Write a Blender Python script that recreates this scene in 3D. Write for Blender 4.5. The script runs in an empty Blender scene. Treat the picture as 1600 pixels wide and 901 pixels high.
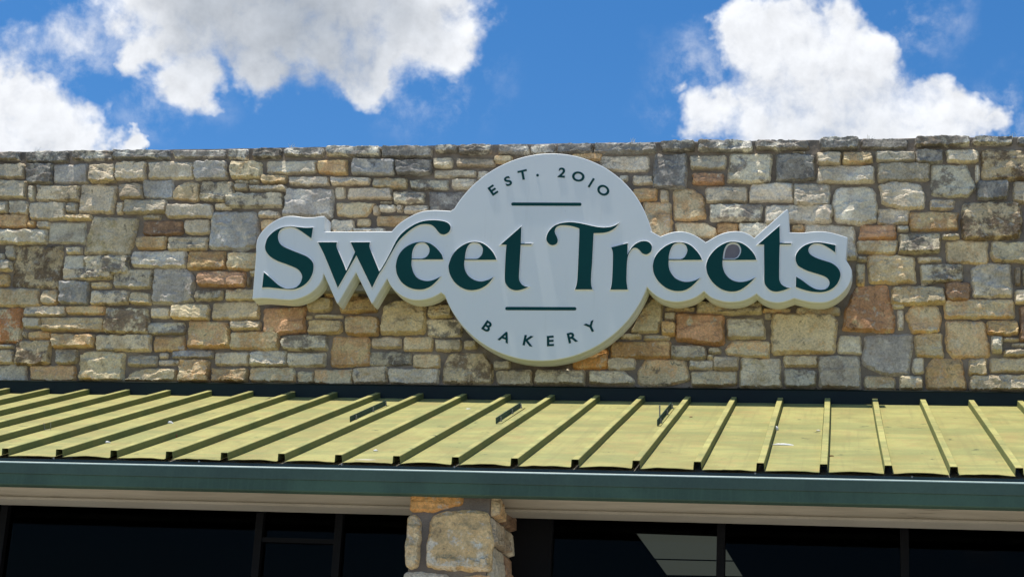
import bpy, math, random
import numpy as np
from mathutils import Vector, Matrix, noise
from mathutils.geometry import delaunay_2d_cdt
random.seed(7)
scene = bpy.context.scene
col = scene.collection
R_ = math.radians

# ------------------------------------------------------------------ camera
FPX = 2703.13                      # focal length in photograph pixels (1600 wide)
YAW, PITCH, ROLL = 0.19319, 0.27631, 0.05424
CAM = Vector((6.1957, -15.0499, 1.60))
fw = Vector((-math.sin(YAW)*math.cos(PITCH), math.cos(YAW)*math.cos(PITCH), math.sin(PITCH)))
r0 = Vector((math.cos(YAW), math.sin(YAW), 0)); u0 = r0.cross(fw)
RT = r0*math.cos(ROLL) + u0*math.sin(ROLL); UP = u0*math.cos(ROLL) - r0*math.sin(ROLL)
cam = bpy.data.cameras.new('camera'); camo = bpy.data.objects.new('camera', cam); col.objects.link(camo)
m3 = Matrix((RT, UP, -fw)).transposed(); camo.matrix_world = Matrix.Translation(CAM) @ m3.to_4x4()
cam.sensor_width = 36; cam.lens = FPX/1600*36; cam.clip_start = 0.1; cam.clip_end = 5000
scene.camera = camo
def ray(u, v): return RT*((u-800)/FPX) - UP*((v-450.5)/FPX) + fw
def at(u, v, y):                   # the point of the vertical plane y seen at a photograph pixel
    d = ray(u, v); return CAM + d*((y-CAM.y)/d.y)
def on_plane(u, v, p0, n):
    d = ray(u, v); return CAM + d*((p0-CAM).dot(n)/d.dot(n))

# ------------------------------------------------------------------ sun, sky, exposure
SUN_LEFT, SUN_FRONT = 12.0, 1.2    # the sun stands almost overhead: degrees off the zenith to the left and towards the street
sd = Vector((-math.tan(R_(SUN_LEFT)), -math.tan(R_(SUN_FRONT)), 1)).normalized()
SUN_EL = math.degrees(math.asin(sd.z))
sl = bpy.data.lights.new('sun', 'SUN'); sl.energy = 3.2; sl.angle = R_(0.53); sl.color = (1, .95, .86)
so = bpy.data.objects.new('sun', sl); col.objects.link(so); so.rotation_euler = sd.to_track_quat('Z', 'Y').to_euler()
so.location = (0, -10, 30)
vs = scene.view_settings
vs.view_transform = 'Standard'; vs.look = 'None'; vs.gamma = 1; vs.use_curve_mapping = False; vs.exposure = 0.70

cy = scene.cycles; cy.max_bounces = 6; cy.diffuse_bounces = 4; cy.glossy_bounces = 2; cy.transparent_max_bounces = 6
W = bpy.data.worlds.new('World'); scene.world = W; W.use_nodes = True
W.cycles.sampling_method = 'MANUAL'; W.cycles.sample_map_resolution = 512
nt = W.node_tree; nt.nodes.clear(); L = nt.links.new
def N(t, **k):
    n = nt.nodes.new(t)
    for a, b in k.items(): setattr(n, a, b)
    return n
def setin(n, d):
    for k, v in d.items():
        if hasattr(v, 'is_output') or hasattr(v, 'links'): nt.links.new(v, n.inputs[k])
        else: n.inputs[k].default_value = v
def M(op, a, b=None, c=None, clamp=False):
    n = N('ShaderNodeMath', operation=op); n.use_clamp = clamp
    for i, v in enumerate((a, b, c)):
        if v is None: continue
        if isinstance(v, (int, float)): n.inputs[i].default_value = v
        else: nt.links.new(v, n.inputs[i])
    return n.outputs[0]
def sm(x, a, b):
    n = N('ShaderNodeMapRange', interpolation_type='SMOOTHSTEP'); nt.links.new(x, n.inputs[0])
    n.inputs[1].default_value = a; n.inputs[2].default_value = b; return n.outputs[0]
sky = N('ShaderNodeTexSky', sky_type='NISHITA'); sky.sun_disc = False
sky.sun_elevation = R_(SUN_EL); sky.sun_rotation = math.atan2(sd.x, sd.y)
sky.altitude = 300; sky.air_density = 1.0; sky.dust_density = 0.2; sky.ozone_density = 3.0
hs = N('ShaderNodeHueSaturation'); hs.inputs['Saturation'].default_value = 1.32; hs.inputs['Value'].default_value = 0.75; hs.inputs['Hue'].default_value = .502; L(sky.outputs[0], hs.inputs['Color'])
bs = N('ShaderNodeBackground'); bs.inputs[1].default_value = 0.115; L(hs.outputs[0], bs.inputs[0])
tc = N('ShaderNodeTexCoord'); nd = N('ShaderNodeVectorMath', operation='NORMALIZE'); L(tc.outputs['Generated'], nd.inputs[0])
D = nd.outputs[0]
def fbm(vec, scale, det, rough=.55, dist=0.0):
    n = N('ShaderNodeTexNoise'); n.inputs['Scale'].default_value = scale; n.inputs['Detail'].default_value = det
    n.inputs['Roughness'].default_value = rough; n.inputs['Distortion'].default_value = dist; L(vec, n.inputs['Vector']); return n.outputs[0]
# cumulus: each heap is a group of lobes standing in fixed directions of the sky
LOBES = [ # u, v, radius in px, weight
 (215,-20,80,.7),(300,0,120,1),(400,10,130,1),(500,15,130,1),(600,20,125,1),(680,40,100,1),(560,110,62,1),(400,105,62,.9),(300,120,60,.8),(225,85,48,.75),(715,85,48,.8),
 (480,-80,220,1),(650,0,110,1),
 (-20,190,110,1),(50,200,85,1),(110,215,66,1),(25,140,50,.9),(207,218,30,.9),(170,228,36,.7),(30,60,55,.26),(110,55,62,.30),(20,95,40,.22),
 (1172,55,62,1),(1235,52,66,1),(1300,65,66,1),(1345,95,62,1),(1240,115,105,1),(1300,150,115,1),(1355,175,100,1),(1210,190,85,1),(1100,185,48,.75),(1135,165,42,.7),
 (1450,160,52,1),(1485,185,58,1),(1540,195,38,.85),(1400,190,70,1),(1250,230,115,1),(1060,140,22,.35)]
def vnoise(vec, scale, det, rough=.55):
    n = N('ShaderNodeTexNoise'); n.inputs['Scale'].default_value = scale; n.inputs['Detail'].default_value = det; n.inputs['Roughness'].default_value = rough; L(vec, n.inputs['Vector']); return n.outputs['Color']
wv = N('ShaderNodeVectorMath', operation='SUBTRACT'); L(vnoise(D, 34, 4, .6), wv.inputs[0]); wv.inputs[1].default_value = (.5, .5, .5)
wp = N('ShaderNodeVectorMath', operation='MULTIPLY_ADD'); L(wv.outputs[0], wp.inputs[0]); wp.inputs[1].default_value = (.040, .040, .040); L(D, wp.inputs[2]); DW = wp.outputs[0]
def heap(lobes, vec, k=.12, soft=1.12):
    d = None
    for (u, v, r, w) in lobes:
        c = ray(u, v).normalized(); ds = N('ShaderNodeVectorMath', operation='DISTANCE'); L(vec, ds.inputs[0]); ds.inputs[1].default_value = c
        x = M('MULTIPLY_ADD', ds.outputs['Value'], -w/(r*soft/FPX), w); d = x if d is None else M('SMOOTH_MAX', d, x, k)
    return d
dens = heap(LOBES, DW, .2)
far = fbm(D, 2.3, 3)                                     # the same kind of fair weather cumulus over the rest of the sky
inview = N('ShaderNodeVectorMath', operation='DOT_PRODUCT'); L(D, inview.inputs[0]); inview.inputs[1].default_value = fw
farm = M('MULTIPLY', M('MULTIPLY_ADD', far, 5.0, -2.85), sm(inview.outputs['Value'], .93, .82))
dens = M('MAXIMUM', M('MAXIMUM', dens, 0.0), farm)
n1 = fbm(D, 38, 8, .60, .15)
body = M('MINIMUM', M('MULTIPLY', dens, 2.1), .98)
cov = M('MULTIPLY_ADD', M('SUBTRACT', n1, .5), 1.65, body)
veil = M('MULTIPLY', M('MULTIPLY', sm(heap([(90, 60, 150, 1), (250, 110, 130, .8), (1100, 130, 110, .8), (1430, 30, 90, .7), (1560, 190, 90, .8), (680, 120, 130, .6)], DW, .3), .0, .7), sm(n1, .42, .72)), .5)   # thin ragged haze round the heaps
alpha = M('MAXIMUM', M('MULTIPLY', sm(cov, .10, 1.0), sm(dens, .0, .2)), veil)
up = N('ShaderNodeVectorMath', operation='ADD'); L(D, up.inputs[0]); up.inputs[1].default_value = (-.003, -.001, .007)
n1b = fbm(up.outputs[0], 38, 4, .60, .15)
lump = M('MULTIPLY_ADD', M('SUBTRACT', n1, n1b), 2.2, .55, clamp=True)
GREY = [(430, 30, 190, 1), (330, 10, 150, .9), (520, 50, 150, .9), (620, 10, 130, .7), (1330, 190, 120, .30), (1230, 200, 110, .28), (60, 230, 80, .2)]   # thick hearts of the heaps, their undersides grey
thick = M('MULTIPLY', sm(heap(GREY, DW, .3), .02, .75), M('MULTIPLY_ADD', fbm(D, 15, 2, .45), .9, .35), clamp=True)
ramp = N('ShaderNodeMix', data_type='RGBA'); L(thick, ramp.inputs[0]); ramp.inputs[6].default_value = (.93, .955, 1.0, 1); ramp.inputs[7].default_value = (.40, .45, .52, 1)
lm = N('ShaderNodeMix', data_type='RGBA', blend_type='MULTIPLY'); lm.inputs[0].default_value = 1; L(ramp.outputs[2], lm.inputs[6])
lc = N('ShaderNodeCombineColor'); k = M('MULTIPLY_ADD', lump, .26, .82); L(k, lc.inputs[0]); L(k, lc.inputs[1]); L(k, lc.inputs[2]); L(lc.outputs[0], lm.inputs[7])
bc = N('ShaderNodeBackground'); bc.inputs[1].default_value = 0.62; L(lm.outputs[2], bc.inputs[0])
mx = N('ShaderNodeMixShader'); L(alpha, mx.inputs[0]); L(bs.outputs[0], mx.inputs[1]); L(bc.outputs[0], mx.inputs[2])
wo = N('ShaderNodeOutputWorld'); L(mx.outputs[0], wo.inputs[0])

# ------------------------------------------------------------------ materials
def srgb(r, g, b, k=1.0):
    f = lambda c: ((c/255+.055)/1.055)**2.4 if c > 10 else c/255/12.92
    c = [f(r)*k, f(g)*k, f(b)*k]; m = max(c); c = [x*.80/m for x in c] if m > .80 else c      # keep the hue of very pale colours
    return (*c, 1)
def newmat(name):
    global nt, L
    m = bpy.data.materials.new(name); m.use_nodes = True; nt = m.node_tree; L = nt.links.new
    return m, nt.nodes['Principled BSDF']
def mixc(f, a, b, bt='MIX'):
    n = N('ShaderNodeMix', data_type='RGBA', blend_type=bt)
    for i, v in ((0, f), (6, a), (7, b)):
        if isinstance(v, (int, float, tuple)): n.inputs[i].default_value = v
        else: L(v, n.inputs[i])
    return n.outputs[2]
def pos(scale=(1, 1, 1)):
    g = N('ShaderNodeNewGeometry'); mp = N('ShaderNodeMapping'); mp.inputs['Scale'].default_value = scale; L(g.outputs['Position'], mp.inputs[0]); return mp.outputs[0]
def grey(x): 
    c = N('ShaderNodeCombineColor'); L(x, c.inputs[0]); L(x, c.inputs[1]); L(x, c.inputs[2]); return c.outputs[0]
def bump(b, h, st, d=.01):
    n = N('ShaderNodeBump'); n.inputs['Strength'].default_value = st; n.inputs['Distance'].default_value = d; L(h, n.inputs['Height']); L(n.outputs[0], b.inputs['Normal'])
def speckle(p, s, a, b):
    v = N('ShaderNodeTexVoronoi'); v.inputs['Scale'].default_value = s; L(p, v.inputs['Vector']); return sm(v.outputs['Distance'], a, b)

def mat_stone():
    m, b = newmat('stone'); p = pos()
    ab = N('ShaderNodeAttribute'); ab.attribute_name = 'base'; asn = N('ShaderNodeAttribute'); asn.attribute_name = 'stain'; ar = N('ShaderNodeAttribute'); ar.attribute_name = 'seed'
    off = N('ShaderNodeVectorMath', operation='MULTIPLY_ADD'); L(ar.outputs['Vector'], off.inputs[0]); off.inputs[1].default_value = (37, 37, 37); L(p, off.inputs[2]); q = off.outputs[0]
    sep = N('ShaderNodeSeparateColor'); L(ar.outputs['Color'], sep.inputs[0])
    big = fbm(q, 6.5, 4, .68); fine = fbm(q, 55, 4, .72); wx = fbm(q, 11, 5, .75, .5)
    amt = asn.outputs['Alpha']
    th = M('SUBTRACT', .70, M('MULTIPLY', amt, .42))
    msk = sm(M('SUBTRACT', M('MULTIPLY_ADD', M('SUBTRACT', wx, .5), .4, big), th), -.06, .08)
    c = mixc(msk, ab.outputs['Color'], asn.outputs['Color'])
    vr = fbm(q, 3.6, 3, .6); hue = mixc(sm(vr, .34, .66), (1.20, 1.17, 1.10, 1), (.78, .72, .63, 1)); c = mixc(M('MULTIPLY_ADD', sep.outputs[2], .5, .45), c, mixc(1.0, c, hue, 'MULTIPLY'))      # broad drift of tone across each face
    c = mixc(M('MULTIPLY', sm(wx, .56, .66), .55), c, srgb(214, 208, 192))                                       # pale crystalline bloom
    c = mixc(M('MULTIPLY', sm(wx, .44, .33), M('MULTIPLY_ADD', sep.outputs[1], .65, .15)), c, srgb(96, 88, 78))   # dark weathering
    c = mixc(M('MULTIPLY', sm(big, .45, .33), M('MULTIPLY', sep.outputs[2], .35)), c, srgb(176, 142, 96))
    k = M('MULTIPLY_ADD', fine, 1.5, .26); c = mixc(1.0, c, grey(k), 'MULTIPLY')
    pit = speckle(q, 42, .08, .15); sel = sm(big, .52, .6)
    c = mixc(M('MULTIPLY', M('SUBTRACT', 1, pit), M('MULTIPLY', sel, .7)), c, srgb(56, 50, 44))
    L(c, b.inputs['Base Color']); b.inputs['Roughness'].default_value = .88; b.inputs['Specular IOR Level'].default_value = .25
    h = M('ADD', M('MULTIPLY', fbm(q, 19, 5, .74), M('MULTIPLY_ADD', sep.outputs[0], 1.5, .5)), M('MULTIPLY', pit, .12)); bump(b, h, 1.0, .019)
    return m
def mat_mortar():
    m, b = newmat('mortar'); p = pos()
    c = mixc(sm(fbm(p, 5, 6, .6), .35, .65), srgb(116, 105, 92, 1.25), srgb(138, 126, 111, 1.25))
    c = mixc(M('MULTIPLY', sm(fbm(p, 1.3, 4), .5, .65), .5), c, srgb(84, 78, 72))
    c = mixc(1.0, c, grey(M('MULTIPLY_ADD', fbm(p, 120, 3), .7, .65)), 'MULTIPLY')
    L(c, b.inputs['Base Color']); b.inputs['Roughness'].default_value = .95; bump(b, fbm(p, 60, 7, .7), .8, .012); return m
def mat_paint(name, c1, c2, rough, spec=.4, streak=0.0, grain=.25):
    m, b = newmat(name); p = pos()
    c = mixc(sm(fbm(p, 1.7, 6, .6), .35, .7), c1, c2)
    if streak: c = mixc(M('MULTIPLY', sm(fbm(pos((26, 1, 1.1)), 1.6, 4, .6), .46, .68), streak), c, c2)
    c = mixc(1.0, c, grey(M('MULTIPLY_ADD', fbm(p, 55, 4), grain, 1-grain/2)), 'MULTIPLY')
    L(c, b.inputs['Base Color']); b.inputs['Roughness'].default_value = rough; b.inputs['Specular IOR Level'].default_value = spec; bump(b, fbm(p, 30, 4), .06, .004)
    return m
def mat_roof(name='faded_roof_enamel', k=1.0):                       # faded green enamel: chalky yellow where weather reaches it, bands across the pans, scuffs, old green left in patches
    m, b = newmat(name); p = pos()
    n_a = fbm(p, 2.1, 7, .66, .5); n_b = fbm(pos((1, 1.5, 1.5)), 6.5, 6, .68, .4)
    c = mixc(sm(n_a, .36, .64), srgb(172, 167, 101, k), srgb(150, 144, 86, k))
    c = mixc(M('MULTIPLY', sm(n_b, .48, .66), .45), c, srgb(174, 146, 92))
    c = mixc(M('MULTIPLY', sm(fbm(pos((.6, 2.4, 2.4)), 1.5, 5, .6), .47, .62), .55), c, srgb(132, 138, 84))
    c = mixc(M('MULTIPLY', sm(fbm(pos((15, .45, .45)), 1.5, 5, .62), .50, .68), .38), c, srgb(138, 132, 82))          # rain streaks running down the slope
    sc = M('MULTIPLY', sm(n_b, .365, .33), sm(fbm(pos((1, .6, .6)), 2.6, 2), .44, .54))
    c = mixc(M('MULTIPLY', sc, .9), c, srgb(66, 72, 46))
    c = mixc(1.0, c, grey(M('MULTIPLY_ADD', fbm(p, 70, 5, .7), .5, .75)), 'MULTIPLY')
    g = N('ShaderNodeAttribute'); g.attribute_name = 'green'                       # upright sides mixed towards dark green, some of their shade put into it
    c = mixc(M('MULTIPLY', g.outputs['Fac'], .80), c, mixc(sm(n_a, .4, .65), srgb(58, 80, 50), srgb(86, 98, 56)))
    L(c, b.inputs['Base Color']); b.inputs['Roughness'].default_value = .62; b.inputs['Specular IOR Level'].default_value = .3
    bump(b, fbm(p, 14, 5), .12, .01); return m
def mat_white():
    m, b = newmat('white_enamel'); p = pos()
    c = mixc(sm(fbm(p, 1.5, 5, .6), .4, .7), srgb(232, 235, 233), srgb(226, 230, 229))
    c = mixc(M('MULTIPLY', sm(fbm(pos((14, 1, 1.2)), 1.4, 5, .65), .56, .74), .07), c, srgb(168, 166, 152))
    c = mixc(M('MULTIPLY', sm(fbm(p, 34, 5, .7), .66, .74), .35), c, srgb(168, 170, 166))
    L(c, b.inputs['Base Color']); b.inputs['Roughness'].default_value = .42; b.inputs['Specular IOR Level'].default_value = .4
    bump(b, fbm(p, 2.2, 2), .10, .02); return m
def plain(name, c, rough=.6, spec=.4, metal=0):
    m, b = newmat(name); p = pos()
    cc = mixc(1.0, c, grey(M('MULTIPLY_ADD', fbm(p, 25, 5), .4, .8)), 'MULTIPLY'); L(cc, b.inputs['Base Color'])
    b.inputs['Roughness'].default_value = rough; b.inputs['Specular IOR Level'].default_value = spec; b.inputs['Metallic'].default_value = metal; return m
def mat_wood():
    m, b = newmat('painted_board'); p = pos()
    c = mixc(sm(fbm(pos((.5, 6, 9)), 2, 6, .65), .35, .68), srgb(208, 199, 178), srgb(184, 175, 154))
    c = mixc(M('MULTIPLY', sm(fbm(pos((1.2, 30, 30)), 1.3, 6, .7), .62, .68), .7), c, srgb(84, 70, 54))
    L(c, b.inputs['Base Color']); b.inputs['Roughness'].default_value = .7; bump(b, fbm(pos((1, 40, 40)), 1.5, 4), .15, .004); return m
def mat_glass():
    m, b = newmat('tinted_glass'); o = nt.nodes['Material Output']; nt.nodes.remove(b)
    t = N('ShaderNodeBsdfTransparent'); t.inputs[0].default_value = (.30, .33, .34, 1)
    g = N('ShaderNodeBsdfGlossy'); g.inputs['Roughness'].default_value = .02; g.inputs['Color'].default_value = (.9, .95, 1, 1)
    f = N('ShaderNodeFresnel'); f.inputs['IOR'].default_value = 1.13
    x = N('ShaderNodeMixShader'); L(f.outputs[0], x.inputs[0]); L(t.outputs[0], x.inputs[1]); L(g.outputs[0], x.inputs[2]); L(x.outputs[0], o.inputs[0]); return m
def mat_light():
    m, b = newmat('light_lens'); b.inputs['Base Color'].default_value = (.5, .5, .45, 1); b.inputs['Emission Color'].default_value = (1, .95, .74, 1); b.inputs['Emission Strength'].default_value = .30; return m
MT = dict(stone=mat_stone(), mortar=mat_mortar(), roof=mat_roof(), rib=mat_roof('faded_rib_enamel', 1.18), white=mat_white(), wood=mat_wood(), glass=mat_glass(), light=mat_light(),
  fascia=mat_paint('green_fascia', srgb(70, 88, 80), srgb(80, 101, 89), .8, .12, .2), 
  skirt=mat_paint('green_skirt', srgb(68, 88, 76), srgb(80, 104, 87), .8, .12, .4),
  lip=mat_paint('sunlit_lip', srgb(190, 205, 196), srgb(160, 180, 172), .6, .3),  # paler than the fascia: the sunlit line painted into the lip colour
  flash=mat_paint('green_flashing', srgb(16, 28, 30), srgb(22, 38, 36), .6, .25),
  drip=mat_paint('dark_drip_edge', srgb(32, 54, 62), srgb(40, 64, 68), .55, .3),
  letter=mat_paint('green_acrylic', srgb(4, 62, 62), srgb(6, 68, 67), .6, .15, 0, .08),
  frame=plain('dark_bronze', srgb(12, 12, 14), .6, .15), dark=plain('dark_room', srgb(30, 31, 34), .9), hole=plain('sign_inside', srgb(118, 112, 118), .8),
  steel=plain('galvanised', srgb(150, 150, 146), .5, .5, .3), acrylic=plain('white_acrylic', srgb(240, 240, 238), .4), scrap=plain('white_scrap', srgb(232, 230, 224), .6), leaf=plain('dry_leaf', srgb(130, 86, 56), .8),
  grass=plain('dry_grass', srgb(206, 204, 184), .8), asphalt=mat_paint('ground_concrete', srgb(158, 152, 142), srgb(140, 136, 128), .9, .2), concrete=mat_paint('concrete', srgb(164, 160, 150), srgb(180, 176, 166), .9, .2),
  soffit=mat_paint('soffit_paint', srgb(190, 182, 164), srgb(176, 168, 150), .8, .3), tar=plain('roof_membrane', srgb(150, 148, 142), .9), patch=plain('lime_deposit', srgb(196, 190, 166), .9))

# ------------------------------------------------------------------ helpers
def link(name, me, mat=None, parent=None, loc=None, smooth=False):
    if mat and not me.materials: me.materials.append(MT[mat])
    if smooth:
        for p in me.polygons: p.use_smooth = True
    o = bpy.data.objects.new(name, me); col.objects.link(o)
    if parent: o.parent = parent
    if loc is not None: o.location = loc
    return o
def tag(o, label=None, cat=None, group=None, kind=None):
    for k, v in (('label', label), ('category', cat), ('group', group), ('kind', kind)):
        if v: o[k] = v
    return o
def thing(name, label, cat, loc=(0, 0, 0), group=None):
    o = bpy.data.objects.new(name, None); col.objects.link(o); o.location = loc; o.empty_display_size = .2
    bpy.context.view_layer.update(); return tag(o, label, cat, group)
def mesh(verts, faces, name='mesh', origin=None):
    me = bpy.data.meshes.new(name)
    if origin is not None: verts = [Vector(v)-origin for v in verts]
    me.from_pydata([tuple(v) for v in verts], [], faces); me.update(); return me
def part(name, verts, faces, mat, parent, smooth=False):
    """mesh given in world coordinates, origin at its own middle, under a parent that only carries a location"""
    vs_ = [Vector(v) for v in verts]; c = sum(vs_, Vector())/len(vs_)
    me = mesh(vs_, faces, name, c); pl = Vector((0, 0, 0)); q = parent
    while q: pl += q.location; q = q.parent
    return link(name, me, mat, parent, c-pl, smooth)
def boxvf(a, b):
    (x0, y0, z0), (x1, y1, z1) = a, b
    return [(x0,y0,z0),(x1,y0,z0),(x1,y1,z0),(x0,y1,z0),(x0,y0,z1),(x1,y0,z1),(x1,y1,z1),(x0,y1,z1)], [(0,3,2,1),(4,5,6,7),(0,1,5,4),(1,2,6,5),(2,3,7,6),(3,0,4,7)]
def box(name, a, b, mat, parent=None):
    v, f = boxvf(a, b); return part(name, v, f, mat, parent)
def extrude_x(profile, x0, x1, seg=1, closed=True):
    """profile: (y, z) points counter clockwise seen from +x"""
    v = []; f = []; n = len(profile)
    for s in range(seg+1):
        x = x0+(x1-x0)*s/seg
        v += [(x, y, z) for y, z in profile]
    for s in range(seg):
        for i in range(n if closed else n-1):
            j = (i+1) % n; f.append((s*n+i, s*n+j, (s+1)*n+j, (s+1)*n+i))
    if closed: f.append(tuple(range(n))[::-1]); f.append(tuple(seg*n+i for i in range(n)))
    return v, f
def catmull(pts, k=5):
    out = []; n = len(pts)
    for i in range(n-1):
        p0 = pts[max(i-1, 0)]; p1 = pts[i]; p2 = pts[i+1]; p3 = pts[min(i+2, n-1)]
        for s in range(k):
            t = s/k
            out.append(tuple(.5*(2*p1[a]+(p2[a]-p0[a])*t+(2*p0[a]-5*p1[a]+4*p2[a]-p3[a])*t*t+(3*p1[a]-p0[a]-3*p2[a]+p3[a])*t**3) for a in (0, 1)))
    return out
def contour(runs, k=5):
    """runs: lists of points; each run is a smooth curve, runs meet in corners; the contour closes itself"""
    out = []
    for r in runs:
        out += catmull(r, k) if len(r) > 2 else [r[0]]
    return out
def area(c): return .5*sum(c[i-1][0]*c[i][1]-c[i][0]*c[i-1][1] for i in range(len(c)))
def clean(c, eps=.0008):
    out = []
    for p in c:
        if not out or (p[0]-out[-1][0])**2+(p[1]-out[-1][1])**2 > eps*eps: out.append(p)
    if (out[0][0]-out[-1][0])**2+(out[0][1]-out[-1][1])**2 < eps*eps: out.pop()
    return out
def offset(c, d):
    out = []; n = len(c)
    for i in range(n):
        a, b, e = Vector(c[i-1]), Vector(c[i]), Vector(c[(i+1) % n])
        t1 = (b-a).normalized(); t2 = (e-b).normalized(); n1_ = Vector((t1.y, -t1.x)); n2_ = Vector((t2.y, -t2.x))
        m = n1_+n2_
        if m.length < .35: m = n1_ if m.length < 1e-4 else m.normalized()*.35
        k = 2/max(m.length_squared, .55); p = b+m*(d*k*.5*2/2) ; out.append((p.x, p.y))
    return out
def winding(p, cs):
    w = 0
    for c in cs:
        n = len(c); x, y = p
        for i in range(n):
            x1, y1 = c[i-1]; x2, y2 = c[i]
            if y1 <= y:
                if y2 > y and (x2-x1)*(y-y1)-(x-x1)*(y2-y1) > 0: w += 1
            elif y2 <= y and (x2-x1)*(y-y1)-(x-x1)*(y2-y1) < 0: w -= 1
    return w
def prism(contours, yf, yb, back=False):
    """flat shape in the xz plane, front at yf, sides running back to yb; contours[0] counter clockwise, holes clockwise"""
    vs2 = []; ed = []
    for c in contours:
        o = len(vs2); vs2 += [Vector(p) for p in c]; ed += [(o+i, o+(i+1) % len(c)) for i in range(len(c))]
    v2, e2, f2, *_ = delaunay_2d_cdt(vs2, ed, [], 0, 1e-6)
    keep = []
    for f in f2:
        cx = sum(v2[i].x for i in f)/3; cy = sum(v2[i].y for i in f)/3
        if winding((cx, cy), contours) > 0: keep.append(tuple(f))
    cnt = {}
    for f in keep:
        for i in range(3):
            a, b = f[i], f[(i+1) % 3]; cnt[(a, b)] = cnt.get((a, b), 0)+1
    n = len(v2); V = [(p.x, yf, p.y) for p in v2]+[(p.x, yb, p.y) for p in v2]; F = [f for f in keep]
    for (a, b) in cnt:
        if (b, a) not in cnt: F.append((a, a+n, b+n, b))
    if back: F += [tuple(i+n for i in f[::-1]) for f in keep]
    used = sorted({i for f in F for i in f}); mp = {k: i for i, k in enumerate(used)}
    return [V[i] for i in used], [tuple(mp[i] for i in f) for f in F]

# ------------------------------------------------------------------ setting: ground, shop room behind the glass
ZJ = 4.9547                      # height where the ribs of the roof meet the parapet
Y_EAVE, Z_EAVE = -3.8425, ZJ-1.2911
v, f = boxvf((-900, -900, -.4), (900, 900, 0)); tag(part('ground', v, f, 'asphalt', None), kind='structure')
v, f = boxvf((-30, -6.4, .004), (40, -2.9, .13)); tag(part('pavement', v, f, 'concrete', None), kind='structure')
Y_GL = -2.86
X0, X1 = -4.6, 11.2
def struct(name, a, b, mat): return tag(box(name, a, b, mat), kind='structure')
struct('floor', (X0, Y_GL+.1, .01), (X1, 7, .12), 'dark')
struct('ceiling', (X0, Y_GL+.06, 3.7405), (X1, 7, 3.80), 'dark')
struct('wall_back', (X0, 7, 0), (X1, 7.2, 6.6), 'dark')
struct('wall_left', (X0-.3, -2.9, 0), (X0, 7.2, 6.6), 'dark')
struct('wall_right', (X1, -2.9, 0), (X1+.3, 7.2, 6.6), 'dark')
struct('roof_deck', (X0-.3, .42, 6.62), (X1+.3, 7.2, 6.75), 'tar')
struct('soffit', (X0, Y_EAVE+.101, 3.50), (X1, Y_GL-.06, 3.53), 'soffit')

# ------------------------------------------------------------------ stone parapet wall
YW, YM = 0.045, 0.085            # stone faces; mortar bed
PAL = dict(
 g=((178,167,146),(146,136,120),.32), y=((190,173,138),(174,142,98),.32), w=((200,189,170),(160,150,138),.30), b=((146,144,142),(176,170,160),.34),
 d=((108,105,100),(172,168,156),.38), D=((102,100,97),(134,130,122),.40), m=((182,172,150),(92,86,80),.55), o=((190,154,96),(158,108,58),.55),
 r=((142,104,76),(104,72,52),.55), R=((150,102,70),(184,160,118),.22), p=((186,164,124),(174,130,80),.52), k=((130,114,94),(88,74,60),.5),
 K=((172,158,128),(84,68,52),.72), Y=((200,182,144),(184,154,108),.30), W=((204,196,178),(160,155,146),.28), B=((150,149,147),(176,171,160),.30), O=((190,128,62),(206,160,98),.3),
 P=((190,174,140),(164,98,50),.5), G=((178,166,142),(150,136,102),.35), Q=((172,144,100),(216,206,184),.46))
MEAN = (174, 164, 142)
SOFT = dict(r=.22, R=.28, o=.38, O=.25, p=.36, K=.15, k=.28, D=.02, d=.02, m=.12, b=.08, B=.08, y=.25, P=.2)
for k_, (a_, b_, c_) in list(PAL.items()):
    s_ = SOFT.get(k_, .15)+(0 if k_ in 'OQdD' else .11); f_ = lambda t: tuple(x*(1-s_)+m_*s_ for x, m_ in zip(t, MEAN)); PAL[k_] = (f_(a_), f_(b_), {'K': .5, 'm': .42}.get(k_, c_))
KA = 1.80
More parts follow.
